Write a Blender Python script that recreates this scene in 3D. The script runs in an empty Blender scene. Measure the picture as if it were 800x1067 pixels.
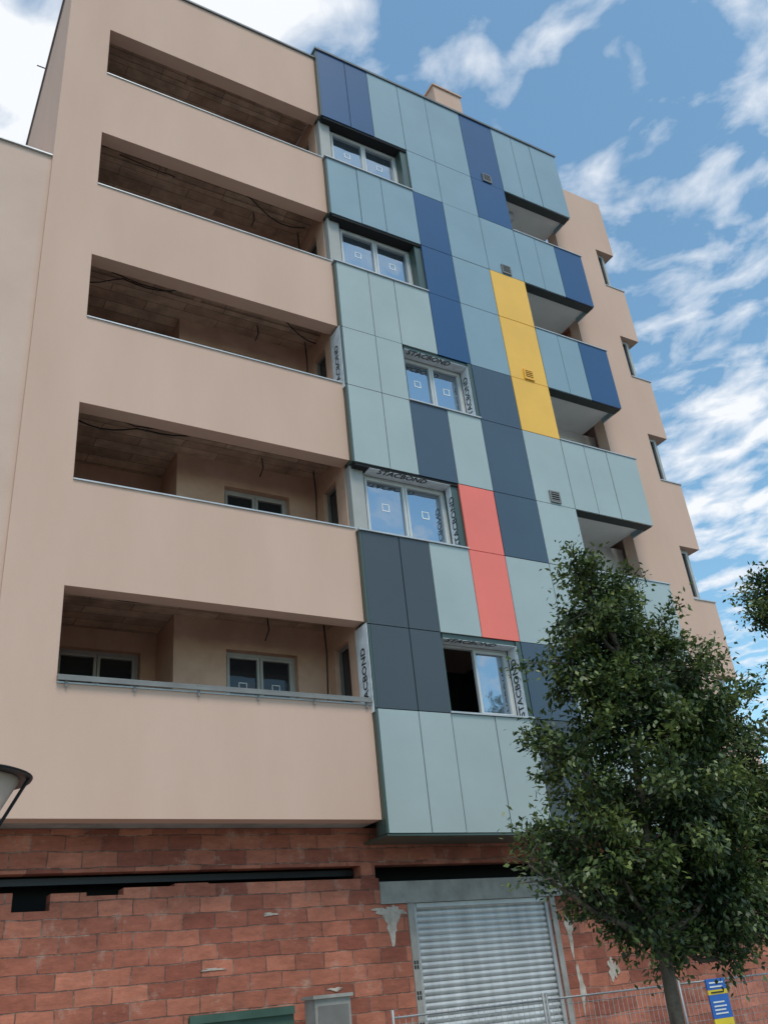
import bpy, math, random
import numpy as np
from mathutils import Matrix, Vector
random.seed(7); np.random.seed(7)
E=1.6   # eye height; facade heights below are given relative to eye level
SC=bpy.context.scene
COL=SC.collection

# ---------------------------------------------------------------- materials
def newmat(name):
    m=bpy.data.materials.new(name); m.use_nodes=True
    nt=m.node_tree; b=nt.nodes['Principled BSDF']
    return m,nt,b
def N(nt,t,**kw):
    n=nt.nodes.new(t)
    for k,v in kw.items(): setattr(n,k,v)
    return n
def noisy(name,c1,c2,scale=3,rough=.8,bump=0.0,bscale=60,detail=6,metal=0,coat=0,spec=.5,stretch=(1,1,1),bdist=.01,pos=(.35,.65)):
    m,nt,b=newmat(name)
    tc=N(nt,'ShaderNodeTexCoord'); mp=N(nt,'ShaderNodeMapping'); mp.inputs['Scale'].default_value=stretch
    nt.links.new(tc.outputs['Object'],mp.inputs[0])
    n=N(nt,'ShaderNodeTexNoise'); n.inputs['Scale'].default_value=scale; n.inputs['Detail'].default_value=detail; n.inputs['Roughness'].default_value=.6
    nt.links.new(mp.outputs[0],n.inputs['Vector'])
    r=N(nt,'ShaderNodeValToRGB'); r.color_ramp.elements[0].position=pos[0]; r.color_ramp.elements[1].position=pos[1]
    r.color_ramp.elements[0].color=(*c1,1); r.color_ramp.elements[1].color=(*c2,1)
    nt.links.new(n.outputs['Fac'],r.inputs[0]); nt.links.new(r.outputs[0],b.inputs['Base Color'])
    b.inputs['Roughness'].default_value=rough; b.inputs['Metallic'].default_value=metal
    b.inputs['Coat Weight'].default_value=coat; b.inputs['Coat Roughness'].default_value=.15
    b.inputs['Specular IOR Level'].default_value=spec
    if bump:
        n2=N(nt,'ShaderNodeTexNoise'); n2.inputs['Scale'].default_value=bscale; n2.inputs['Detail'].default_value=4
        nt.links.new(tc.outputs['Object'],n2.inputs['Vector'])
        bp=N(nt,'ShaderNodeBump'); bp.inputs['Strength'].default_value=bump; bp.inputs['Distance'].default_value=bdist
        nt.links.new(n2.outputs['Fac'],bp.inputs['Height']); nt.links.new(bp.outputs[0],b.inputs['Normal'])
    return m
def flat(name,c,rough=.6,metal=0,**k):
    return noisy(name,tuple(x*.92 for x in c),tuple(min(1,x*1.06) for x in c),2,rough,metal=metal,**k)

M={}
M['stucco']=noisy('beige_render',(.560,.370,.285),(.630,.428,.338),.8,.92,.25,90,spec=.2,stretch=(1,1,.3),pos=(.25,.75),detail=8)
M['stucco2']=noisy('pink_render',(.57,.40,.32),(.62,.445,.36),.7,.92,.25,90,spec=.2)
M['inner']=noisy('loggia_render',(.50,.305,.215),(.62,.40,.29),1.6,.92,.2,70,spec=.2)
M['white']=noisy('white_plaster',(.80,.79,.77),(.86,.85,.83),2,.9,.1,60)
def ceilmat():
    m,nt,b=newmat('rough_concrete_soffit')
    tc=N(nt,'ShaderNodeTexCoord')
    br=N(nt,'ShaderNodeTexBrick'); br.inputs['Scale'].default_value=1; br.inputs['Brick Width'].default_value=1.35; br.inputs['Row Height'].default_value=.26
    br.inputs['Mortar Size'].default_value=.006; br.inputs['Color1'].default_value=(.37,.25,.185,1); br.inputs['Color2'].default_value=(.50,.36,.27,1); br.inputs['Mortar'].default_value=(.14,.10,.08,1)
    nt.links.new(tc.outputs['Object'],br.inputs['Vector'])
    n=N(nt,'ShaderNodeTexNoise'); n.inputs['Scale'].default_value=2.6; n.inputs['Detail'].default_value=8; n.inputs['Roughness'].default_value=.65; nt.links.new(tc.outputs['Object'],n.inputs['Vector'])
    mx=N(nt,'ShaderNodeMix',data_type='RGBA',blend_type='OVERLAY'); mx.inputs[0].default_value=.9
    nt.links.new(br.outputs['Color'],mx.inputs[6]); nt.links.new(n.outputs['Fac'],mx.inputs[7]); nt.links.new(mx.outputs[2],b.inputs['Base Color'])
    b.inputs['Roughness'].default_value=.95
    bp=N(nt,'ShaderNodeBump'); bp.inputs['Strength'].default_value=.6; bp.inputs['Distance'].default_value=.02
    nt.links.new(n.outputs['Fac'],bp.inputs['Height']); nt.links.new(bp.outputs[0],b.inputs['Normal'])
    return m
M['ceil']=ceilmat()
M['conc']=noisy('concrete',(.24,.23,.21),(.38,.36,.33),2.5,.9,.4,25)
M['coping']=noisy('galvanised_coping',(.40,.41,.42),(.52,.53,.54),3,.45,metal=.3)
M['fencem']=noisy('fence_galvanised',(.22,.23,.24),(.34,.35,.36),3,.5,metal=.4)
M['darkcop']=noisy('grey_coping',(.10,.11,.12),(.15,.16,.17),3,.5)
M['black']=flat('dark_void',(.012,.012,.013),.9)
M['back']=flat('panel_joint_backing',(.05,.06,.06),.8)
def panel(name,c,r=.38): 
    return noisy(name,tuple(x*.93 for x in c),tuple(x*1.06 for x in c),.7,r,coat=.3,spec=.5,pos=(.3,.7))
M['L']=panel('panel_sage',(.350,.402,.390))
M['B']=panel('panel_sage_sky_reflection',(.215,.305,.350))  # sage again, bluer for upper rows: sky reflection put into the colour
M['N']=panel('panel_charcoal_sky_reflection',(.006,.058,.165))  # same dark panel as charcoal, upper-row sky reflection painted into its colour
M['M']=panel('panel_charcoal_faint_reflection',(.042,.068,.100))  # charcoal panel with a fainter sky reflection mixed into its colour
M['D']=panel('panel_charcoal',(.042,.050,.058))
M['C']=panel('panel_coral',(.85,.165,.115))
M['Y']=panel('panel_yellow',(.86,.455,.045))
M['G']=panel('panel_dark_green',(.045,.075,.063))
M['frame']=noisy('pvc_window_frame',(.50,.50,.49),(.58,.58,.57),2,.35)
M['dframe']=noisy('grey_window_frame',(.15,.14,.13),(.21,.20,.19),2,.4)
M['lframe']=noisy('loggia_window_frame',(.34,.33,.31),(.42,.41,.39),2,.4)
M['film']=noisy('protective_film',(.58,.60,.63),(.74,.76,.79),7,.35,.3,20)
M['label']=flat('window_label_white',(.85,.85,.85),.5)
M['ink']=flat('film_print_black',(.02,.02,.02),.5)
M['pillar']=flat('corner_pillar_grey',(.36,.35,.33),.7)
M['steel']=flat('dark_steel',(.03,.03,.032),.45,.5)
M['cable']=flat('black_cable',(.012,.012,.012),.6)
M['greenb']=noisy('green_board',(.03,.07,.05),(.05,.10,.075),4,.7)
M['blue']=flat('sign_blue',(.02,.12,.45),.4)
M['yel']=flat('sign_yellow',(.75,.55,.03),.4)
def glass(name,base,met):
    m,nt,b=newmat(name)
    b.inputs['Base Color'].default_value=(*base,1); b.inputs['Metallic'].default_value=met
    b.inputs['Roughness'].default_value=.04
    tc=N(nt,'ShaderNodeTexCoord'); n=N(nt,'ShaderNodeTexNoise'); n.inputs['Scale'].default_value=1.3
    nt.links.new(tc.outputs['Object'],n.inputs['Vector'])
    bp=N(nt,'ShaderNodeBump'); bp.inputs['Strength'].default_value=.3; bp.inputs['Distance'].default_value=.02
    nt.links.new(n.outputs['Fac'],bp.inputs['Height']); nt.links.new(bp.outputs[0],b.inputs['Normal'])
    return m
M['glass']=glass('window_glass',(.36,.42,.48),.9)
M['dglass']=glass('shaded_window_glass',(.025,.03,.035),.15)
def brickmat():
    m,nt,b=newmat('hollow_clay_brick')
    tc=N(nt,'ShaderNodeTexCoord'); sp=N(nt,'ShaderNodeSeparateXYZ'); cb=N(nt,'ShaderNodeCombineXYZ')
    nt.links.new(tc.outputs['Object'],sp.inputs[0])
    wn=N(nt,'ShaderNodeTexNoise'); wn.inputs['Scale'].default_value=1.6; wn.inputs['Detail'].default_value=4; nt.links.new(tc.outputs['Object'],wn.inputs['Vector'])
    ad=N(nt,'ShaderNodeMath',operation='MULTIPLY_ADD'); ad.inputs[1].default_value=.07
    nt.links.new(wn.outputs['Fac'],ad.inputs[0]); nt.links.new(sp.outputs['Z'],ad.inputs[2])
    ax=N(nt,'ShaderNodeMath',operation='MULTIPLY_ADD'); ax.inputs[1].default_value=.12
    nt.links.new(wn.outputs['Fac'],ax.inputs[0]); nt.links.new(sp.outputs['X'],ax.inputs[2])
    nt.links.new(ax.outputs[0],cb.inputs[0]); nt.links.new(ad.outputs[0],cb.inputs[1])
    br=N(nt,'ShaderNodeTexBrick'); br.inputs['Scale'].default_value=1; br.inputs['Brick Width'].default_value=.43; br.inputs['Row Height'].default_value=.19
    br.inputs['Mortar Size'].default_value=.008; br.inputs['Mortar Smooth'].default_value=.4; br.inputs['Bias'].default_value=0
    br.inputs['Color1'].default_value=(.27,.075,.046,1); br.inputs['Color2'].default_value=(.52,.180,.110,1); br.inputs['Mortar'].default_value=(.16,.085,.065,1)
    nt.links.new(cb.outputs[0],br.inputs['Vector'])
    n=N(nt,'ShaderNodeTexNoise'); n.inputs['Scale'].default_value=6; n.inputs['Detail'].default_value=9; n.inputs['Roughness'].default_value=.78
    mpp=N(nt,'ShaderNodeMapping'); mpp.inputs['Scale'].default_value=(.6,1,1.6); nt.links.new(tc.outputs['Object'],mpp.inputs[0]); nt.links.new(mpp.outputs[0],n.inputs['Vector'])
    mx=N(nt,'ShaderNodeMix',data_type='RGBA',blend_type='OVERLAY'); mx.inputs[0].default_value=.85
    nt.links.new(br.outputs['Color'],mx.inputs[6]); nt.links.new(n.outputs['Fac'],mx.inputs[7])
    # large soft stains
    n5=N(nt,'ShaderNodeTexNoise'); n5.inputs['Scale'].default_value=.9; n5.inputs['Detail'].default_value=5; nt.links.new(tc.outputs['Object'],n5.inputs['Vector'])
    r5=N(nt,'ShaderNodeValToRGB'); r5.color_ramp.elements[0].position=.3; r5.color_ramp.elements[1].position=.7; r5.color_ramp.elements[0].color=(.72,.70,.68,1); r5.color_ramp.elements[1].color=(1.1,1.1,1.1,1)
    nt.links.new(n5.outputs['Fac'],r5.inputs[0])
    mm=N(nt,'ShaderNodeMix',data_type='RGBA',blend_type='MULTIPLY'); mm.inputs[0].default_value=1; nt.links.new(mx.outputs[2],mm.inputs[6]); nt.links.new(r5.outputs[0],mm.inputs[7])
    n3=N(nt,'ShaderNodeTexNoise'); n3.inputs['Scale'].default_value=3.6; n3.inputs['Detail'].default_value=10; n3.inputs['Roughness'].default_value=.76
    nt.links.new(tc.outputs['Object'],n3.inputs['Vector'])
    # smears are stronger close to the joints
    js=N(nt,'ShaderNodeMath',operation='MULTIPLY_ADD'); js.inputs[1].default_value=.10; nt.links.new(br.outputs['Fac'],js.inputs[0]); nt.links.new(n3.outputs['Fac'],js.inputs[2])
    r=N(nt,'ShaderNodeValToRGB'); r.color_ramp.elements[0].position=.57; r.color_ramp.elements[1].position=.70
    r.color_ramp.elements[0].color=(0,0,0,1); r.color_ramp.elements[1].color=(.70,.70,.70,1)
    nt.links.new(js.outputs[0],r.inputs[0])
    m2=N(nt,'ShaderNodeMix',data_type='RGBA'); nt.links.new(r.outputs[0],m2.inputs[0]); nt.links.new(mm.outputs[2],m2.inputs[6]); m2.inputs[7].default_value=(.46,.30,.23,1)
    nt.links.new(m2.outputs[2],b.inputs['Base Color']); b.inputs['Roughness'].default_value=.85
    ml=N(nt,'ShaderNodeMath',operation='MULTIPLY_ADD'); ml.inputs[1].default_value=-1.0
    nt.links.new(br.outputs['Fac'],ml.inputs[0]); nt.links.new(n.outputs['Fac'],ml.inputs[2])
    bp=N(nt,'ShaderNodeBump'); bp.inputs['Strength'].default_value=.8; bp.inputs['Distance'].default_value=.015
    nt.links.new(ml.outputs[0],bp.inputs['Height']); nt.links.new(bp.outputs[0],b.inputs['Normal'])
    return m
M['brick']=brickmat()
M['plaster']=noisy('mortar_patch',(.34,.28,.23),(.58,.50,.43),6,.95,.5,20)
M['shutter']=noisy('galvanised_shutter',(.42,.42,.42),(.66,.66,.65),1.1,.42,metal=.35,stretch=(6,1,.5),pos=(.2,.7))
M['asphalt']=noisy('asphalt',(.04,.04,.042),(.065,.063,.06),6,.9,.5,80)
M['pave']=noisy('pavement_tiles',(.24,.23,.21),(.32,.30,.28),4,.85,.3,50)
M['kerb']=noisy('kerb_stone',(.30,.30,.29),(.38,.37,.36),5,.8,.3,50)
M['paint']=noisy('road_paint',(.65,.65,.63),(.8,.8,.78),9,.7)
M['bark']=noisy('bark',(.05,.038,.028),(.12,.095,.07),9,.95,.8,30,stretch=(1,1,.3),bdist=.02)
M['soil']=noisy('soil',(.07,.05,.035),(.13,.09,.06),9,.95,.6,30)
M['far']=noisy('pale_render',(.50,.48,.45),(.58,.56,.52),.6,.9)

# ---------------------------------------------------------------- helpers
def empty(name):
    e=bpy.data.objects.new(name,None); COL.objects.link(e); return e
class Mesh:
    def __init__(s): s.v=[];s.f=[]
    def box(s,x0,x1,y0,y1,z0,z1,rel=True):
        o=E if rel else 0
        i=len(s.v)
        for z in(z0+o,z1+o):
            s.v+=[(x0,y0,z),(x1,y0,z),(x1,y1,z),(x0,y1,z)]
        s.f+=[(i,i+3,i+2,i+1),(i+4,i+5,i+6,i+7),(i,i+1,i+5,i+4),(i+1,i+2,i+6,i+5),(i+2,i+3,i+7,i+6),(i+3,i,i+4,i+7)]
        return s
    def tube(s,pts,rad,n=8):
        P=[Vector(p) for p in pts]; R=rad if isinstance(rad,(list,tuple)) else [rad]*len(P)
        base=len(s.v); ref=Vector((.3,.2,.93)).normalized()
        for k,p in enumerate(P):
            d=(P[min(k+1,len(P)-1)]-P[max(k-1,0)]).normalized()
            a=d.cross(ref)
            if a.length<.15: a=d.cross(Vector((1,0,0)))
            a.normalize(); b=d.cross(a)
            for j in range(n):
                t=2*math.pi*j/n; q=p+(a*math.cos(t)+b*math.sin(t))*R[k]; s.v.append(tuple(q))
        for k in range(len(P)-1):
            for j in range(n):
                a0=base+k*n+j; a1=base+k*n+(j+1)%n
                s.f.append((a0,a1,a1+n,a0+n))
        s.f.append(tuple(base+j for j in range(n))[::-1]); s.f.append(tuple(base+(len(P)-1)*n+j for j in range(n)))
        return s
    def make(s,name,mat,parent=None,smooth=False):
        if not s.v: return None
        me=bpy.data.meshes.new(name); me.from_pydata(s.v,[],s.f); me.update()
        if smooth:
            me.polygons.foreach_set('use_smooth',[True]*len(me.polygons))
        me.materials.append(mat)
        o=bpy.data.objects.new(name,me); COL.objects.link(o)
        if parent: o.parent=parent
        return o

bld=empty('apartment_building')
YB=11.39; YP=11.284   # render plane, cladding plane
T1,B1,BOT,ROOF=5.25,3.897,2.247,19.25
xA,xL,xR=1.36,2.13,6.685
# ---------------------------------------------------------------- left rendered block
w=Mesh()
w.box(xA,xL,YB,YB+.28,BOT,ROOF)
w.box(xL,xR,YB,YB+.28,BOT,B1)
for i in range(5):
    t=T1+3*i; b=B1+3*(i+1) if i<4 else ROOF
    w.box(xL,xR,YB,YB+.28,t,b)
w.box(xA,xA+.28,YB+.28,30,BOT,ROOF)      # side wall
w.make('front_render',M['stucco'],bld)
cop=Mesh()
for i in range(5):
    cop.box(xL+.002,xR,YB-.02,YB+.31,B1+3*i,B1+3*i+.022)
cop.make('parapet_copings',M['coping'],bld)
c=Mesh(); c.box(xA-.04,6.70,YB-.04,YB+.34,ROOF,ROOF+.05); c.box(xA-.04,xA+.3,YB+.34,30,ROOF,ROOF+.05); c.make('roof_coping',M['darkcop'],bld)
# slabs / interiors
sl=Mesh(); iw=Mesh(); vf=Mesh(); vg=Mesh(); st=Mesh()
def window(fr,gl,x0,x1,z0,z1,y,nm=2,t=.045,sticker=None,gy=.03,s=.045,h=.05,b_=.012,skip=None):
    """framed window facing -y: frame front at y"""
    fr.box(x0,x1,y,y+.07,z1-t,z1); fr.box(x0,x1,y,y+.07,z0,z0+t)
    fr.box(x0,x0+t,y,y+.07,z0+t,z1-t); fr.box(x1-t,x1,y,y+.07,z0+t,z1-t)
    wd=(x1-x0)/nm
    for k in range(nm):
        if k==skip: continue
        a=x0+k*wd+(t+.008 if k==0 else .006); b=x0+(k+1)*wd-(t+.008 if k==nm-1 else .006)
        zt=z1-t-.008; zb=z0+t+.008
        fr.box(a,b,y-.015,y+.05,zt-s,zt); fr.box(a,b,y-.015,y+.05,zb,zb+s)
        fr.box(a,a+s,y-.015,y+.05,zb+s,zt-s); fr.box(b-s,b,y-.015,y+.05,zb+s,zt-s)
        gl.box(a+s,b-s,y+gy,y+gy+.01,zb+s,zt-s)
        if sticker is not None:
            cx=(a+b)/2; cz=(z0+z1)/2+.05
            for (p,q,r_,s_) in((cx-h,cx+h,cz+h-b_,cz+h),(cx-h,cx+h,cz-h,cz-h+b_),(cx-h,cx-h+b_,cz-h+b_,cz+h-b_),(cx+h-b_,cx+h,cz-h+b_,cz+h-b_)):
                sticker.box(p,q,y+gy-.006,y+gy-.002,r_,s_)
for i in range(-1,5):
    z=5.58+3*i if i>=0 else 2.58
    sl.box(xA+.28,xR-.001,YB+.28,13.9,z,z+.30)
    if i<0: continue
    zc=z; zf=zc-2.7
    yb1,yb2=12.70,13.6
    wx0,wx1,wz1,wz0=4.90,6.13,5.10+3*i,3.0+3*i
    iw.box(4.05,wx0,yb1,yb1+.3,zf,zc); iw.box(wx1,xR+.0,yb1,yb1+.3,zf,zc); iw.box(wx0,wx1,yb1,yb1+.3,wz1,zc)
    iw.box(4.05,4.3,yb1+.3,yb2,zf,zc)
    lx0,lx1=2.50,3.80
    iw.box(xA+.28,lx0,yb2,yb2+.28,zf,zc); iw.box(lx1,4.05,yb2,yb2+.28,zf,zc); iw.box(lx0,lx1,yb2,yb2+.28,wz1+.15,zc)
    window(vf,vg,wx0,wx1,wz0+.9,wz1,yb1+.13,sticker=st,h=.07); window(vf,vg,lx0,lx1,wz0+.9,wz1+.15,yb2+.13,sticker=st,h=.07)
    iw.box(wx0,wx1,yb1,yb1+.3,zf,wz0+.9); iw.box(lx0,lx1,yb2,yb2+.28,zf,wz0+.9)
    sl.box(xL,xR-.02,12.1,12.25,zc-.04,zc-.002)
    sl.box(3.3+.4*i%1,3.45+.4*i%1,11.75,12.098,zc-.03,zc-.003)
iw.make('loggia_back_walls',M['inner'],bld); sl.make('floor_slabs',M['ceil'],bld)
sw=Mesh(); sf=Mesh(); sg=Mesh()
WROW={0:'solid',1:'open',2:'solid',3:'open',4:'open'}
for i in range(5):
    zc=5.58+3*i; zf=zc-2.7; y0=YB+.28 if WROW[i]=='solid' else 11.62
    a,b=11.95,12.45; zs,zt=3.75+3*i,5.15+3*i
    sw.box(xR,xR+.2,y0,a,zf,zc); sw.box(xR,xR+.2,b,12.70,zf,zc); sw.box(xR,xR+.2,a,b,zf,zs); sw.box(xR,xR+.2,a,b,zt,zc)
    sf.box(xR+.08,xR+.14,a,b,zt-.06,zt); sf.box(xR+.08,xR+.14,a,b,zs,zs+.06); sf.box(xR+.08,xR+.14,a,a+.06,zs+.06,zt-.06); sf.box(xR+.08,xR+.14,b-.06,b,zs+.06,zt-.06)
    sg.box(xR+.11,xR+.12,a+.06,b-.06,zs+.06,zt-.06)
sw.make('loggia_side_walls',M['inner'],bld); sf.make('loggia_side_frames',M['dframe'],bld); sg.make('loggia_side_glass',M['dglass'],bld)
vf.make('loggia_window_frames',M['lframe'],bld); vg.make('loggia_window_glass',M['dglass'],bld)
# cables hanging under loggia ceilings
cb=Mesh()
for i,dip in((1,.14),(2,.26),(3,.18),(0,.06)):
    zc=5.58+3*i+E
    pts=[]
    for k in range(24):
        t=k/23; pts.append((2.25+t*4.3,11.85+.3*math.sin(t*5+i),zc-.05-dip*abs(math.sin(t*math.pi*3+i))-.03*math.sin(9*t)))
    cb.tube(pts,.013,6)
    cb.tube([(5.4,12.2,zc-.1),(5.42,12.2,zc-.3),(5.36,12.22,zc-.48)],.012,6)
    cb.tube([(6.5,12.4,zc-.02),(6.52,12.4,zc-.5),(6.5,12.42,zc-1.3)],.014,6)
    cb.tube([(2.6,12.0,zc-.02),(3.1,11.9,zc-.20),(3.7,12.05,zc-.04)],.010,6)
cb.make('hanging_cables',M['cable'],bld,True)
r=Mesh()
r.box(xL,xR,YB-.06,YB-.035,B1+.03,B1+.075)
r.box(xL,xR,YB-.02,YB+.02,B1+.09,B1+.115)
for k in range(6): r.box(xL+.1+k*.87,xL+.13+k*.87,YB-.034,YB-.021,B1-.05,B1+.1)
r.make('balcony_rail',M['dframe'],bld)

# ---------------------------------------------------------------- cladding
S=[3.83+3*i for i in range(5)]; H=[5.18+3*i for i in range(5)]; K,Q=2.04,19.47
rows=[K]+[v for p in zip(S,H) for v in p]+[Q]
cx=[6.72,7.44,8.04,8.88,9.68,10.70,11.70,12.33,12.95,13.83]
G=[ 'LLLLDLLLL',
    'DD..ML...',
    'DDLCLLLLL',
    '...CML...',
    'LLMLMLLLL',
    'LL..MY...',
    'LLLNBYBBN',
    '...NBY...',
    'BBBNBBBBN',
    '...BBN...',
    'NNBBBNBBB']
pm={k:Mesh() for k in 'LBNDCYM'}
back=Mesh()
g=.007
for ri,row in enumerate(G):
    z0,z1=rows[ri],rows[ri+1]
    for ci,ch in enumerate(row):
        if ch=='.': continue
        x0,x1=cx[ci],cx[ci+1]
        jy=random.uniform(-.003,.003)
        pm[ch].box(x0+g,x1-g,YP+jy,YP+.035,z0+g,z1-g)
        back.box(x0,x1,YP+.045,YB+.23 if ci<6 else YP+.25,z0,z1)
for k,n in zip('LBNDCYM',['sage_panels','sage_sky_reflection_panels','charcoal_sky_reflection_panels','charcoal_panels','coral_panels','yellow_panels','charcoal_faint_reflection_panels']):
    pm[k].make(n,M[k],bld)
back.make('cladding_subframe',M['back'],bld)
ret=Mesh()
for ri,row in enumerate(G):
    if row[0]!='.':
        ret.box(cx[0]-.03,cx[0]+.004,YP+.004,YB+.12,rows[ri]+g,rows[ri+1]-g)
ret.make('cladding_returns',M['G'],bld)
sof=Mesh(); sof.box(6.70,13.83,YP+.01,12.0,K-.03,K-.002); sof.make('cladding_soffit',M['G'],bld)
rc=Mesh(); rc.box(cx[0]-.05,cx[-1]+.03,YP-.03,YB+.3,Q,Q+.06); rc.make('cladding_roof_coping',M['darkcop'],bld)
# sills, windows
wf=Mesh(); wg=Mesh(); sill=Mesh(); pil=Mesh(); film=Mesh(); rev=Mesh(); rm=Mesh()
texts=[]
for i in range(5):
    z0,z1=S[i],H[i]
    yw=YB+.16
    if WROW[i]=='open':
        x0,x1=cx[0],cx[3]
        pil.box(x0-.02,x0+.24,YP+.16,YB+.32,z0,z1)
        window(wf,wg,x0+.26,x1-.16,z0+.04,z1-.06,yw,sticker=st,h=.075,b_=.018)
        rev.box(x1-.16,x1,YP+.05,YB+.3,z0,z1-.0)
        sill.box(x0-.05,x1-.0,YP-.03,YB+.3,z0-.0,z0+.028)
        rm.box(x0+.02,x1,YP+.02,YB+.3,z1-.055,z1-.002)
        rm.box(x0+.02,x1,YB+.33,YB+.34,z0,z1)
        if i==1:
            film.box(x1-.166,x1-.161,YP+.05,YB+.1,z0+.03,z1-.06); film.box(x0+.3,x1-.17,YP+.02,YB+.15,z1-.062,z1-.056)
            texts.append(((x0+.5,YP+.14,z1-.0645),'x-down')); texts.append(((x1-.168,YP+.12,z0+.05),'up-x'))
    else:
        x0,x1=cx[2],cx[4]
        rev.box(x0-.0,x0+.05,YP+.05,YB+.3,z0,z1)
        rev.box(x1-.10,x1-.001,YP+.045,YB+.3,z0+.03,z1-.002)
        rev.box(x1-.10,x1-.008,YP+.004,YP+.044,z0+.032,z1-.008)
        film.box(x1-.106,x1-.101,YP+.006,YB+.15,z0+.032,z1-.09)
        window(wf,wg,x0+.06,x1-.12,z0+.04,z1-.09,yw,sticker=st if i==2 else None,h=.075,b_=.018,skip=0 if i==0 else None)
        sill.box(x0-.01,x1,YP-.03,YB+.3,z0,z0+.028)
        film.box(x0+.05,x1-.11,YP+.02,YB+.15,z1-.092,z1-.086)
        rev.box(x0+.05,x1-.10,YP+.03,YB+.3,z1-.085,z1-.004)
        yr=YB+.33 if i else YB+1.6
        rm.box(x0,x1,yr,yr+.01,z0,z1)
        if i==0:   # dim room behind the open sash, with the sash swung inwards
            rm.box(x0-.01,x0,YB+.31,yr,z0,z1); rm.box(x1,x1+.01,YB+.31,yr,z0,z1); rm.box(x0,x1,YB+.31,yr,z0-.01,z0)
            xs=x0+.12
            for (a,b,c,d) in((YB+.25,YB+.30,z0+.1,z1-.15),(YB+.80,YB+.85,z0+.1,z1-.15),(YB+.30,YB+.80,z0+.1,z0+.15),(YB+.30,YB+.80,z1-.20,z1-.15)): wf.box(xs,xs+.05,a,b,c,d)
            wg.box(xs+.02,xs+.03,YB+.30,YB+.80,z0+.15,z1-.20)
        film.box(xR-.012,xR-.002,YB-.08,YB+.30,z0-.05,z1+.02)
        texts.append(((xR-.0135,YB+.16,z0+.0),'up-x'))
        texts.append(((x1-.1075,YP+.20,z0+.06),'up-x'))
        texts.append(((x0+.15,YP+.14,z1-.0935),'x-down'))
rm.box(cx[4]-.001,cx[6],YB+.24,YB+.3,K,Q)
wf.make('window_frames',M['frame'],bld); wg.make('window_glass',M['glass'],bld)
st.make('window_labels',M['label'],bld); sill.make('window_sills',M['coping'],bld); pil.make('corner_pillars',M['pillar'],bld)
rev.make('window_reveals',M['G'],bld); film.make('protective_film_strips',M['film'],bld); rm.make('dark_rooms',M['black'],bld)
for k,(p,mode) in enumerate(texts):
    cu=bpy.data.curves.new('film_print','FONT'); cu.size=.19; cu.offset=.004; cu.extrude=.0008; cu.resolution_u=2; cu.materials.append(M['ink'])
    o=bpy.data.objects.new('film_print',cu); COL.objects.link(o); o.parent=bld
    cu.body='STACBOND'
    if mode=='up-x': R=Matrix(((0,0,-1),(0,1,0),(1,0,0)))
    else: R=Matrix(((1,0,0),(0,-1,0),(0,0,-1)))
    o.matrix_world=Matrix.Translation((p[0],p[1]-(.12 if mode=='up-x' else 0),p[2]+E))@R.to_4x4()
# vents
vm=Mesh(); vy=Mesh(); vd=Mesh()
for i in range(1,5):
    t=vy if i==2 else vm
    z=H[i]+.17; x=11.2
    t.box(x-.13,x+.13,YP-.03,YP-.004,z+.10,z+.13);t.box(x-.13,x+.13,YP-.03,YP-.004,z-.13,z-.10)
    t.box(x-.13,x-.10,YP-.03,YP-.004,z-.10,z+.10);t.box(x+.10,x+.13,YP-.03,YP-.004,z-.10,z+.10)
    for k in range(4): t.box(x-.10,x+.10,YP-.026,YP-.010,z-.09+k*.05,z-.07+k*.05)
    vd.box(x-.10,x+.10,YP-.009,YP-.0045,z-.10,z+.10)
vm.make('wall_vents',M['dframe'],bld); vy.make('yellow_wall_vent',M['Y'],bld); vd.make('vent_openings',M['black'],bld)

# ---------------------------------------------------------------- right-hand balconies
lb=Mesh(); lf=Mesh(); lg=Mesh(); ls=Mesh(); cp=Mesh()
for i in range(5):
    z0,z1=S[i],H[i]; zf=z0-.95; zc=z1+.12
    lb.box(cx[6]-.2,cx[6],YP+.05,12.75,zf,zc)
    lb.box(cx[6],12.2,12.6,12.8,zf,zc); lb.box(13.5,14.2,12.6,12.8,zf,zc); lb.box(12.2,13.5,12.6,12.8,z1-.15,zc)
    lb.box(cx[6],cx[-1],YP+.26,12.6,zc,zc+.28)
    window(lf,lg,12.2,13.5,zf,z1-.15,12.66)
    cp.box(cx[6],cx[-1]+.02,YP-.02,YP+.27,z0,z0+.025)
    ls.box(cx[-1]-.035,cx[-1],YP+.04,11.9,rows[2*i],z0-.01)
lb.make('balcony_walls',M['white'],bld); lf.make('balcony_door_frames',M['frame'],bld); lg.make('balcony_door_glass',M['dglass'],bld)
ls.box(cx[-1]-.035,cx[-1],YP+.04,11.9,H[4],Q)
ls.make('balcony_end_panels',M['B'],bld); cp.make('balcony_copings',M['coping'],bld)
db=Mesh()
db.tube([(12.35,12.0,H[4]+E+.118),(12.35,12.0,H[4]+E-.02)],.16,20); db.make('balcony_ceiling_lamp',M['film'],bld,True)

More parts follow.
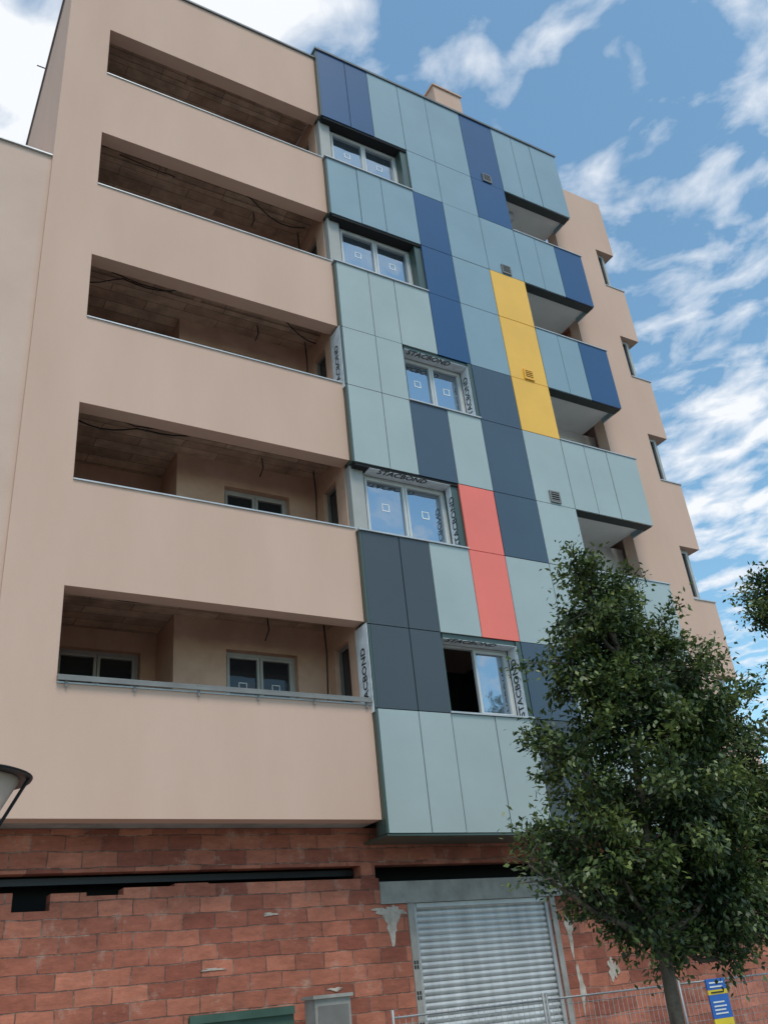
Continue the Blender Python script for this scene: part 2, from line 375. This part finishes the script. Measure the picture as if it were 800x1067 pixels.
# ---------------------------------------------------------------- right rendered block
YR=11.9; xa,xb=13.835,15.9
rr_=Mesh(); rf=Mesh(); rg=Mesh(); rcop=Mesh()
for i in range(5):
    z0=15.95-3*(4-i); z1=17.25-3*(4-i)
    rr_.box(xa,15.25,YR,YR+.3,z0,z1)
    lo=z1-3 if i>0 else 2.25
    rr_.box(xa,xb,YR,YR+.3,lo,z0)
    rr_.box(xb-.3,xb,YR+.3,20,lo,z0)
    rr_.box(xb-.55,xb-.25,YR+1.5,20,z0,z1)
    window(rf,rg,15.25,xb-.26,z0+.04,z1,YR+.14,nm=1)
    rf.box(xb-.32,xb-.26,YR+.22,YR+1.5,z1-.07,z1); rf.box(xb-.32,xb-.26,YR+.22,YR+1.5,z0,z0+.07); rf.box(xb-.32,xb-.26,YR+.75,YR+.82,z0+.07,z1-.07)
    rg.box(xb-.30,xb-.29,YR+.22,YR+1.5,z0+.07,z1-.07)
    rcop.box(15.25,xb+.02,YR-.02,YR+.32,z0,z0+.025)
rr_.box(xa,xb,YR,YR+.3,17.25,19.25); rr_.box(xb-.3,xb,YR+.3,20,17.25,19.25)
rr_.make('side_bay_render',M['stucco'],bld); rf.make('side_bay_frames',M['lframe'],bld); rg.make('side_bay_glass',M['dglass'],bld)
rcop.make('side_bay_sills',M['coping'],bld)
ch=Mesh(); ch.box(10.95,11.85,12.3,13.3,19.2,22.0); ch.box(10.91,11.89,12.26,13.34,22.0,22.06); ch.make('chimney',M['stucco'],bld)
core=Mesh(); core.box(xA+.29,15.3,14.0,29,-1.6,19.0); core.make('building_core',M['stucco2'],bld)
lw=Mesh(); lw.box(-14,xA-.001,YB+.06,24,-1.6,13.25); lw.make('side_wing',M['stucco2'],bld)
lc=Mesh(); lc.box(-14,xA-.002,YB+.02,YB+.36,13.25,13.28); lc.make('side_wing_coping',M['coping'],bld)
an=Mesh(); an.tube([(1.5,15,ROOF+E),(1.5,15,ROOF+E+1.1)],.03); an.tube([(1.2,15,ROOF+E+1.0),(1.8,15,ROOF+E+1.0)],.015)
an.make('roof_antenna',M['steel'],bld)

# ---------------------------------------------------------------- ground floor
YG=12.0; YO=YG+.24
bw=Mesh()
bw.box(1.36,15.9,YG,YO,1.73,2.245)
bw.box(1.36,1.95,YG,YO,-1.6,1.52); bw.box(1.95,2.38,YG,YO,-1.6,1.31)
bw.box(2.38,2.80,YG,YO,-1.6,1.50); bw.box(2.80,3.25,YG+.004,YO,-1.6,1.46); bw.box(3.25,3.9,YG,YO,-1.6,1.54); bw.box(3.9,4.35,YG+.003,YO,-1.6,1.57); bw.box(4.35,6.90,YG,YO,-1.6,1.555)
bw.box(6.90,7.44,YG,YO,-1.6,1.20)
bw.box(6.62,6.85,YG,YO,1.555,1.73)
bw.box(9.95,15.9,YG,YO,-1.6,1.20); bw.box(10.6,15.9,YG,YO,1.20,1.73)
bw.make('brick_wall_infill',M['brick'],bld)
vo=Mesh(); vo.box(1.4,15.5,YO+.3,YO+.32,-1.6,2.24); vo.make('dark_interior',M['black'],bld)
bm_=Mesh(); bm_.box(1.4,6.6,YO-.05,YO+.02,1.62,1.70); bm_.make('steel_beam',M['steel'],bld)
li=Mesh(); li.box(6.90,10.6,YG-.03,YO,1.205,1.50); li.box(7.33,7.438,YG-.02,YG-.002,-1.6,1.2); li.box(9.955,10.05,YG-.02,YG-.002,-1.6,1.2); li.make('shutter_lintel',M['conc'],bld)
so=Mesh(); so.box(1.3,6.69,YB+.28,YG+.3,2.25,2.3); so.box(13.84,15.6,12.0,12.3,2.25,2.3); so.make('overhang_soffit',M['conc'],bld)
sh=Mesh(); pitch=.085
prof=[]
z=1.195
while z>-1.59:
    for k in range(6):
        t=k/6; prof.append((YG+.09-.022*math.sin(math.pi*t) if k else YG+.10,z-pitch*t))
    z-=pitch
for (y,zz) in prof: sh.v+=[(7.44,y,zz+E),(9.95,y,zz+E)]
for k in range(len(prof)-1): sh.f.append((2*k,2*k+2,2*k+3,2*k+1))
sh.make('roller_shutter',M['shutter'],bld)
gd=Mesh(); gd.box(7.44,7.50,YG+.03,YG+.06,-1.6,1.2); gd.box(9.89,9.95,YG+.03,YG+.06,-1.6,1.2); gd.box(7.50,9.89,YG+.02,YG+.06,1.14,1.2); gd.make('shutter_guides',M['coping'],bld)
pmesh=Mesh()
def patch(cx_,cz,rx,rz):
    m=pmesh; n=26; ph=random.random()*9; i=len(m.v)
    pts=[]
    for k in range(n):
        t=2*math.pi*k/n; rr=1+.28*math.sin(3*t+ph)+.18*math.sin(7*t+2*ph)+random.uniform(-.15,.15)
        pts.append((cx_+rx*rr*math.cos(t),cz+rz*rr*math.sin(t)))
    yy=YG-.006-.0007*(i%9)
    m.v+=[(x,yy,z_+E) for x,z_ in pts]+[(x,YG+.01,z_+E) for x,z_ in pts]
    m.f+=[tuple(i+k for k in range(n))[::-1]]+[(i+k,i+(k+1)%n,i+n+(k+1)%n,i+n+k) for k in range(n)]
for a in[(7.05,.98,.11,.22),(7.12,1.1,.16,.06),(6.95,1.12,.2,.04),(10.25,.7,.06,.28),(10.7,1.0,.16,.05),(11.0,.1,.10,.14),(10.3,-.1,.05,.3),(6.95,-.5,.05,.12),(3.0,-.1,.12,.02),(11.6,.6,.12,.1),(5.2,1.15,.1,.02),(4.4,.55,.14,.015),(6.1,.2,.1,.02),(5.7,-.3,.03,.08)]: patch(*a)
pmesh.make('mortar_patches',M['plaster'],bld)
hb=Mesh()
for k in range(9):
    z=-1.0+k*.19
    if k%2==0: continue
    for a in range(2):
        for b in range(2): hb.box(7.345+a*.042,7.37+a*.042,YG-.025,YG-.021,z+.02+b*.06,z+.065+b*.06)
hb.make('brick_cores',M['black'],bld)

# ---------------------------------------------------------------- site objects
fence=empty('construction_fence')
fm=Mesh(); yF=10.2
def fpanel(x0,x1,dy):
    top=1.42; y=yF+dy
    fm.tube([(x0,y,.02),(x0,y,top+.08)],.018,8); fm.tube([(x1,y,.02),(x1,y,top+.08)],.018,8)
    fm.tube([(x0,y,top),(x1,y,top)],.012,6); fm.tube([(x0,y,.2),(x1,y,.2)],.012,6)
    k=x0+.08
    while k<x1: fm.tube([(k,y,.1),(k,y,top+.03)],.003,4); k+=.085
    z=.35
    while z<top: fm.tube([(x0,y,z),(x1,y,z)],.003,4); z+=.2
for k in range(5): fpanel(5.9+k*2.3,5.9+k*2.3+2.2,.06*(k%2))
fm.make('mesh_panels',M['fencem'],fence,True)
fb=Mesh()
for k in range(6): fb.box(5.6+k*2.3,6.1+k*2.3,yF-.12,yF+.12,.13,.27,rel=False)
fb.make('feet',M['conc'],fence)
sg_=empty('safety_sign')
a=Mesh(); a.box(10.98,11.36,yF-.05,yF-.03,.95,1.24,rel=False); a.box(10.98,11.36,yF-.05,yF-.03,1.303,1.44,rel=False); a.make('blue_field',M['blue'],sg_)
a=Mesh(); a.box(10.98,11.36,yF-.05,yF-.03,1.243,1.30,rel=False); a.box(10.98,11.36,yF-.05,yF-.03,.66,.947,rel=False); a.make('yellow_field',M['yel'],sg_)
a=Mesh()
for z in(1.00,1.045,1.09,1.14,1.33,1.38): a.box(11.03,11.31-.03*(int(z*100)%3),yF-.056,yF-.052,z,z+.018,rel=False)
a.make('lettering',M['paint'],sg_)
a=Mesh()
for z in(1.26,.75,.80,.85): a.box(11.03,11.28,yF-.056,yF-.052,z,z+.018,rel=False)
a.make('dark_lettering',M['ink'],sg_)
gb=Mesh(); gb.box(4.0,5.35,11.70,11.74,.2,1.64,rel=False); gb.box(4.0,5.35,11.66,11.698,1.57,1.66,rel=False); gb.make('green_hoarding_board',M['greenb'])
eb=empty('electrical_cabinet')
a=Mesh(); a.box(5.55,6.05,11.5,11.8,.14,1.70,rel=False); a.box(5.52,6.08,11.47,11.83,1.70,1.74,rel=False); a.make('cabinet_body',M['conc'],eb)
a=Mesh(); a.box(5.59,6.01,11.485,11.497,.3,1.62,rel=False); a.make('cabinet_door',M['dframe'],eb)

lp=empty('street_lamp'); lx,ly=.62,6.0; ztop=1.40+E
a=Mesh(); a.tube([(lx,ly,.13),(lx,ly,.9),(lx,ly,1.0),(lx,ly,ztop-.45)],[.08,.07,.05,.045],14)
a.tube([(lx,ly,ztop),(lx,ly,ztop+.012),(lx,ly,ztop+.03),(lx,ly,ztop+.05)],[.40,.405,.36,.10],36)
a.tube([(lx,ly,ztop-.46),(lx,ly,ztop-.40)],[.10,.17],20)
for k in range(4):
    t=k*math.pi/2-.25
    a.tube([(lx+.16*math.cos(t),ly+.16*math.sin(t),ztop-.42),(lx+.385*math.cos(t),ly+.385*math.sin(t),ztop+.01)],.012,6)
a.make('post_and_frame',M['steel'],lp,False)
a=Mesh(); a.tube([(lx,ly,ztop-.38),(lx,ly,ztop-.002)],[.13,.33],24); a.make('diffuser',M['stucco2'],lp,True)

# ---------------------------------------------------------------- ground
gr=Mesh(); R_=1500
gr.v=[(-R_,-R_,0),(R_,-R_,0),(R_,R_,0),(-R_,R_,0)]; gr.f=[(0,1,2,3)]; gr.make('ground',M['asphalt'])
pv=Mesh(); pv.box(-60,22,5.2,12.5,0.0,.13,rel=False); pv.box(-60,60,-12,-4.5,0,.13,rel=False); pv.make('pavement',M['pave'])
kb=Mesh(); kb.box(-60,22.15,5.05,5.198,0,.135,rel=False); kb.box(22.002,22.15,5.2,12.5,0,.135,rel=False); kb.box(-60,60,-4.498,-4.35,0,.135,rel=False); kb.make('kerb',M['kerb'])
rp=Mesh()
for k in range(-10,14): rp.box(k*4,k*4+2,.35,.47,.004,.008,rel=False)
rp.box(-60,60,4.6,4.7,.004,.008,rel=False); rp.make('road_markings',M['paint'])
def distant(name,x0,x1,y0,y1,h,mat):
    e=empty(name); a=Mesh(); a.box(x0,x1,y0,y1,0,h,rel=False); a.make('walls',mat,e)
    a=Mesh(); a.box(x0-.2,x1+.2,y0-.2,y1+.2,h,h+.25,rel=False); a.make('roof',M['conc'],e)
    a=Mesh()
    z=1.2
    while z+1.4<h:
        k=x0+1
        while k+1.2<x1:
            a.box(k,k+1.2,y0-.02,y0+.05,z,z+1.4,rel=False); k+=2.6
        k=y0+1
        while k+1.2<y1:
            a.box(x0-.02,x0+.05,k,k+1.2,z,z+1.4,rel=False); k+=2.6
        z+=3
    a.make('windows',M['dglass'],e)
distant('distant_building',34,54,16,30,6.5,M['far'])
distant('distant_building.001',48,70,34,50,9.5,M['stucco2'])

# ---------------------------------------------------------------- trees
def leafmat():
    m,nt,b=newmat('tree_leaves')
    tc=N(nt,'ShaderNodeTexCoord')
    at=N(nt,'ShaderNodeAttribute'); at.attribute_name='tint'
    n=N(nt,'ShaderNodeTexNoise'); n.inputs['Scale'].default_value=1.6; n.inputs['Detail'].default_value=1; nt.links.new(tc.outputs['Object'],n.inputs['Vector'])
    ad=N(nt,'ShaderNodeMath',operation='MULTIPLY_ADD'); ad.inputs[1].default_value=.6; nt.links.new(n.outputs['Fac'],ad.inputs[0])
    sc=N(nt,'ShaderNodeMath',operation='MULTIPLY'); sc.inputs[1].default_value=.55; nt.links.new(at.outputs['Fac'],sc.inputs[0]); nt.links.new(sc.outputs[0],ad.inputs[2])
    r=N(nt,'ShaderNodeValToRGB'); el=r.color_ramp.elements
    el[0].position=.25; el[0].color=(.012,.028,.010,1); el[1].position=.90; el[1].color=(.16,.20,.05,1)
    e=el.new(.60); e.color=(.031,.058,.017,1)
    nt.links.new(ad.outputs[0],r.inputs[0]); nt.links.new(r.outputs[0],b.inputs['Base Color'])
    b.inputs['Roughness'].default_value=.45
    tr=N(nt,'ShaderNodeBsdfTranslucent'); nt.links.new(r.outputs[0],tr.inputs[0])
    mx=N(nt,'ShaderNodeMixShader'); mx.inputs[0].default_value=.25
    out=nt.nodes['Material Output']
    nt.links.new(b.outputs[0],mx.inputs[1]); nt.links.new(tr.outputs[0],mx.inputs[2]); nt.links.new(mx.outputs[0],out.inputs[0])
    return m
M['leaf']=leafmat()
def tree(name,x,y,height,lobes,nleaf,trunk_r=.075,lean=(0,0),seed=1,crown_base=1.9):
    rnd=random.Random(seed); nr=np.random.RandomState(seed)
    e=empty(name)
    wood=Mesh()
    pts=[];rad=[]
    n=9
    for k in range(n+1):
        t=k/n
        pts.append((x+lean[0]*t+.06*math.sin(5*t+seed)*min(1,t*3),y+lean[1]*t+.05*math.cos(4*t)*min(1,t*3)-.05*min(1,t*3),.12+(height*.88-.12)*t)); rad.append(trunk_r*(1.25 if k==0 else 1)*(1-.85*t))
    wood.tube(pts,rad,10)
    tips=[]
    for (cx_,cy,cz,r,w) in lobes:
        c=Vector((x+cx_,y+cy,cz))
        zt=max(crown_base,min(height*.8,cz-.5-.4*abs(cx_))); t=(zt-.12)/(height*.88-.12)
        k=min(n-1,int(t*n)); a=Vector(pts[k]).lerp(Vector(pts[k+1]),t*n-k)
        mid=a.lerp(c,.5)+Vector((0,0,-.12))
        wood.tube([a,a.lerp(mid,.5),mid,c],[trunk_r*.45,trunk_r*.36,trunk_r*.28,trunk_r*.16],6)
        nt_=int(6+w*10)
        for j in range(nt_):
            d=Vector(nr.normal(size=3)); d.normalize(); d.z=d.z*.9+.1
            tip=c+d*r*(.45+.85*rnd.random())
            s=mid.lerp(c,.4+.6*rnd.random())
            wood.tube([s,s.lerp(tip,.5)+Vector((0,0,.04)),tip],[trunk_r*.14,trunk_r*.10,trunk_r*.05],4)
            tips.append((s,tip,w))
    wood.make('trunk_and_limbs',M['bark'],e,True)
    W=np.array([t[2] for t in tips]); W/=W.sum()
    idx=nr.choice(len(tips),nleaf,p=W)
    A=np.array([tuple(t[0]) for t in tips])[idx]; Bp=np.array([tuple(t[1]) for t in tips])[idx]
    u=nr.rand(nleaf)**.6*1.1
    P=A+(Bp-A)*u[:,None]+nr.normal(size=(nleaf,3))*np.array([.082,.082,.068])
    D=(Bp-A); D/=np.linalg.norm(D,axis=1)[:,None]
    d=D*.6+nr.normal(size=(nleaf,3))*.6+np.array([0,0,-.25]); d/=np.linalg.norm(d,axis=1)[:,None]
    up=np.array([0,0,1.])+nr.normal(size=(nleaf,3))*.55
    sd=np.cross(d,up); sd/=np.linalg.norm(sd,axis=1)[:,None]+1e-9
    nn=np.cross(sd,d)
    L=(.048+.045*nr.rand(nleaf))[:,None]; Wd=L*.25
    v0=P; v1=P+d*L*.45+sd*Wd-nn*L*.02; v2=P+d*L-nn*L*.12; v3=P+d*L*.45-sd*Wd-nn*L*.02
    V=np.stack([v0,v1,v2,v3],1).reshape(-1,3)
    me=bpy.data.meshes.new('foliage'); me.vertices.add(len(V)); me.vertices.foreach_set('co',V.ravel())
    me.loops.add(nleaf*4); me.loops.foreach_set('vertex_index',np.arange(nleaf*4))
    me.polygons.add(nleaf); me.polygons.foreach_set('loop_start',np.arange(0,nleaf*4,4)); me.polygons.foreach_set('loop_total',np.full(nleaf,4))
    at=me.attributes.new('tint','FLOAT','FACE'); tint=np.clip(nr.rand(nleaf)*.7+u*.45-.05,0,1.2); at.data.foreach_set('value',tint.astype(np.float32))  # tint grows toward twig tips: inner shade and outer highlights painted as colour
    me.update(); me.validate(); me.materials.append(M['leaf'])
    o=bpy.data.objects.new('foliage',me); COL.objects.link(o); o.parent=e
    return e
lob=[(.05,0,5.95,.34,.5),(.45,.1,5.6,.42,.7),(-.05,-.1,5.35,.42,.7),(.55,.2,5.0,.6,1.2),(1.15,0,5.15,.40,.7),(1.6,.1,4.85,.45,.8),(-.35,.1,4.75,.45,.7),(.2,.0,4.5,.5,1.0),
(-.1,0,4.2,.6,1.0),(.75,-.3,4.1,.75,1.6),(1.45,.2,4.2,.6,1.4),(2.0,.1,4.25,.5,.9),(-.75,0,3.75,.45,.6),(-.2,.3,3.3,.65,1.1),(.5,-.4,3.2,.8,1.7),(1.3,.1,3.2,.75,1.6),(1.95,0,3.4,.55,1.1),(2.35,.1,3.7,.4,.6),(2.3,0,2.9,.5,.8),
(-1.05,.1,2.85,.40,.5),(-1.45,.0,2.6,.22,.2),(-.6,-.2,2.7,.5,.9),(.15,.1,2.4,.65,1.4),(.9,-.2,2.45,.65,1.5),(1.7,.2,2.5,.6,1.2),(2.2,.1,2.3,.4,.5),(-.3,0,2.1,.4,.5),(.6,.1,1.95,.45,.8),(1.3,0,1.95,.4,.6),(.1,0,1.75,.3,.3),(1.85,0,1.95,.35,.4),(2.55,0,2.6,.4,.5),(.8,-.2,1.65,.28,.35),(-.7,0,2.25,.35,.4)]
tree('street_tree',7.25,7.2,6.2,lob,96000,.085,(.25,0),3)
lob2=[(-.75,0,6.0,.3,.6),(-.45,0,6.5,.35,.6),(0,0,6.3,.6,1),(.5,0,5.6,.7,1),(0,.2,5.2,.5,.8),(.6,0,6.8,.5,.8)]
tree('street_tree.001',11.9,7.6,7.2,lob2,9000,.08,(0,0),8,crown_base=2.6)
pit=Mesh(); pit.box(6.75,7.75,6.7,7.7,.10,.134,rel=False); pit.make('tree_pit_soil',M['soil'])

# ---------------------------------------------------------------- camera
yaw,pitch_,roll=[math.radians(a) for a in(32.566,28.488,-6.161)]
f=Vector((math.sin(yaw)*math.cos(pitch_),math.cos(yaw)*math.cos(pitch_),math.sin(pitch_)))
r=Vector((math.cos(yaw),-math.sin(yaw),0)); u=r.cross(f)
rr=r*math.cos(roll)+u*math.sin(roll); uu=-r*math.sin(roll)+u*math.cos(roll)
cd=bpy.data.cameras.new('camera'); cam=bpy.data.objects.new('camera',cd); COL.objects.link(cam)
m=Matrix(((rr.x,uu.x,-f.x,0),(rr.y,uu.y,-f.y,0),(rr.z,uu.z,-f.z,E),(0,0,0,1))); cam.matrix_world=m
cd.sensor_fit='VERTICAL'; cd.sensor_height=36; cd.lens=36*933.77/1067; cd.clip_end=4000
SC.camera=cam

# ---------------------------------------------------------------- light
SUN_EL,SUN_AZ=63,190
el,az=math.radians(SUN_EL),math.radians(SUN_AZ)
sd=Vector((math.sin(az)*math.cos(el),math.cos(az)*math.cos(el),math.sin(el)))
ld=bpy.data.lights.new('sun','SUN'); ld.energy=2.25; ld.angle=math.radians(20); ld.color=(1,.94,.86)
lo=bpy.data.objects.new('sun',ld); COL.objects.link(lo); lo.rotation_euler=sd.to_track_quat('Z','Y').to_euler()
w=bpy.data.worlds.new('World'); SC.world=w; w.use_nodes=True; nt=w.node_tree
bg=nt.nodes['Background']; bg.inputs['Strength'].default_value=.15
sky=N(nt,'ShaderNodeTexSky',sky_type='NISHITA'); sky.sun_disc=False; sky.sun_elevation=el; sky.sun_rotation=az; sky.air_density=1.0; sky.dust_density=.8; sky.ozone_density=1.2
tint=N(nt,'ShaderNodeMix',data_type='RGBA',blend_type='MULTIPLY'); tint.inputs[0].default_value=1; tint.inputs[7].default_value=(1.18,1.48,1.36,1); nt.links.new(sky.outputs[0],tint.inputs[6])
tc=N(nt,'ShaderNodeTexCoord'); sp=N(nt,'ShaderNodeSeparateXYZ'); nt.links.new(tc.outputs['Generated'],sp.inputs[0])
mz=N(nt,'ShaderNodeMath',operation='MAXIMUM'); mz.inputs[1].default_value=.06; nt.links.new(sp.outputs['Z'],mz.inputs[0])
dx=N(nt,'ShaderNodeMath',operation='DIVIDE'); dy=N(nt,'ShaderNodeMath',operation='DIVIDE')
nt.links.new(sp.outputs['X'],dx.inputs[0]); nt.links.new(mz.outputs[0],dx.inputs[1]); nt.links.new(sp.outputs['Y'],dy.inputs[0]); nt.links.new(mz.outputs[0],dy.inputs[1])
cbn=N(nt,'ShaderNodeCombineXYZ'); nt.links.new(dx.outputs[0],cbn.inputs[0]); nt.links.new(dy.outputs[0],cbn.inputs[1])
mp=N(nt,'ShaderNodeMapping'); mp.inputs['Scale'].default_value=(1.2,1,1); mp.inputs['Rotation'].default_value=(0,0,.5); mp.inputs['Location'].default_value=(3.1,1.7,0); nt.links.new(cbn.outputs[0],mp.inputs[0])
n1=N(nt,'ShaderNodeTexNoise'); n1.inputs['Scale'].default_value=8.0; n1.inputs['Detail'].default_value=8; n1.inputs['Roughness'].default_value=.52; n1.inputs['Distortion'].default_value=.3; nt.links.new(mp.outputs[0],n1.inputs['Vector'])
n2=N(nt,'ShaderNodeTexNoise'); n2.inputs['Scale'].default_value=2.2; n2.inputs['Detail'].default_value=2; nt.links.new(mp.outputs[0],n2.inputs['Vector'])
def bank(px,py,rad,amt):
    s=N(nt,'ShaderNodeVectorMath',operation='DISTANCE'); nt.links.new(cbn.outputs[0],s.inputs[0]); s.inputs[1].default_value=(px,py,0)
    mr=N(nt,'ShaderNodeMapRange',interpolation_type='SMOOTHSTEP'); mr.inputs['From Min'].default_value=rad; mr.inputs['From Max'].default_value=0; mr.inputs['To Min'].default_value=0; mr.inputs['To Max'].default_value=amt
    nt.links.new(s.outputs['Value'],mr.inputs['Value']); return mr
a1=N(nt,'ShaderNodeMath',operation='MULTIPLY_ADD'); a1.inputs[1].default_value=.5; nt.links.new(n2.outputs['Fac'],a1.inputs[0]); nt.links.new(n1.outputs['Fac'],a1.inputs[2])
last=a1
for b_ in(bank(0.0,.82,.50,.38),bank(1.12,.66,.36,.13),bank(1.9,1.25,1.1,.10),bank(.28,.56,.12,.24),bank(.54,.52,.12,.05),bank(.80,.60,.12,.07),bank(.66,.44,.25,-.08)):
    ad=N(nt,'ShaderNodeMath',operation='ADD'); nt.links.new(last.outputs[0],ad.inputs[0]); nt.links.new(b_.outputs[0],ad.inputs[1]); last=ad
cr=N(nt,'ShaderNodeValToRGB'); cr.color_ramp.elements[0].position=.74; cr.color_ramp.elements[1].position=1.03; cr.color_ramp.interpolation='LINEAR'
cr.color_ramp.elements[1].position=1.0
nt.links.new(last.outputs[0],cr.inputs[0])
mx=N(nt,'ShaderNodeMix',data_type='RGBA'); nt.links.new(cr.outputs[0],mx.inputs[0]); nt.links.new(tint.outputs[2],mx.inputs[6]); mx.inputs[7].default_value=(6.3,6.5,6.8,1)
nt.links.new(mx.outputs[2],bg.inputs['Color'])
SC.view_settings.view_transform='Standard'; SC.view_settings.look='None'; SC.view_settings.exposure=0
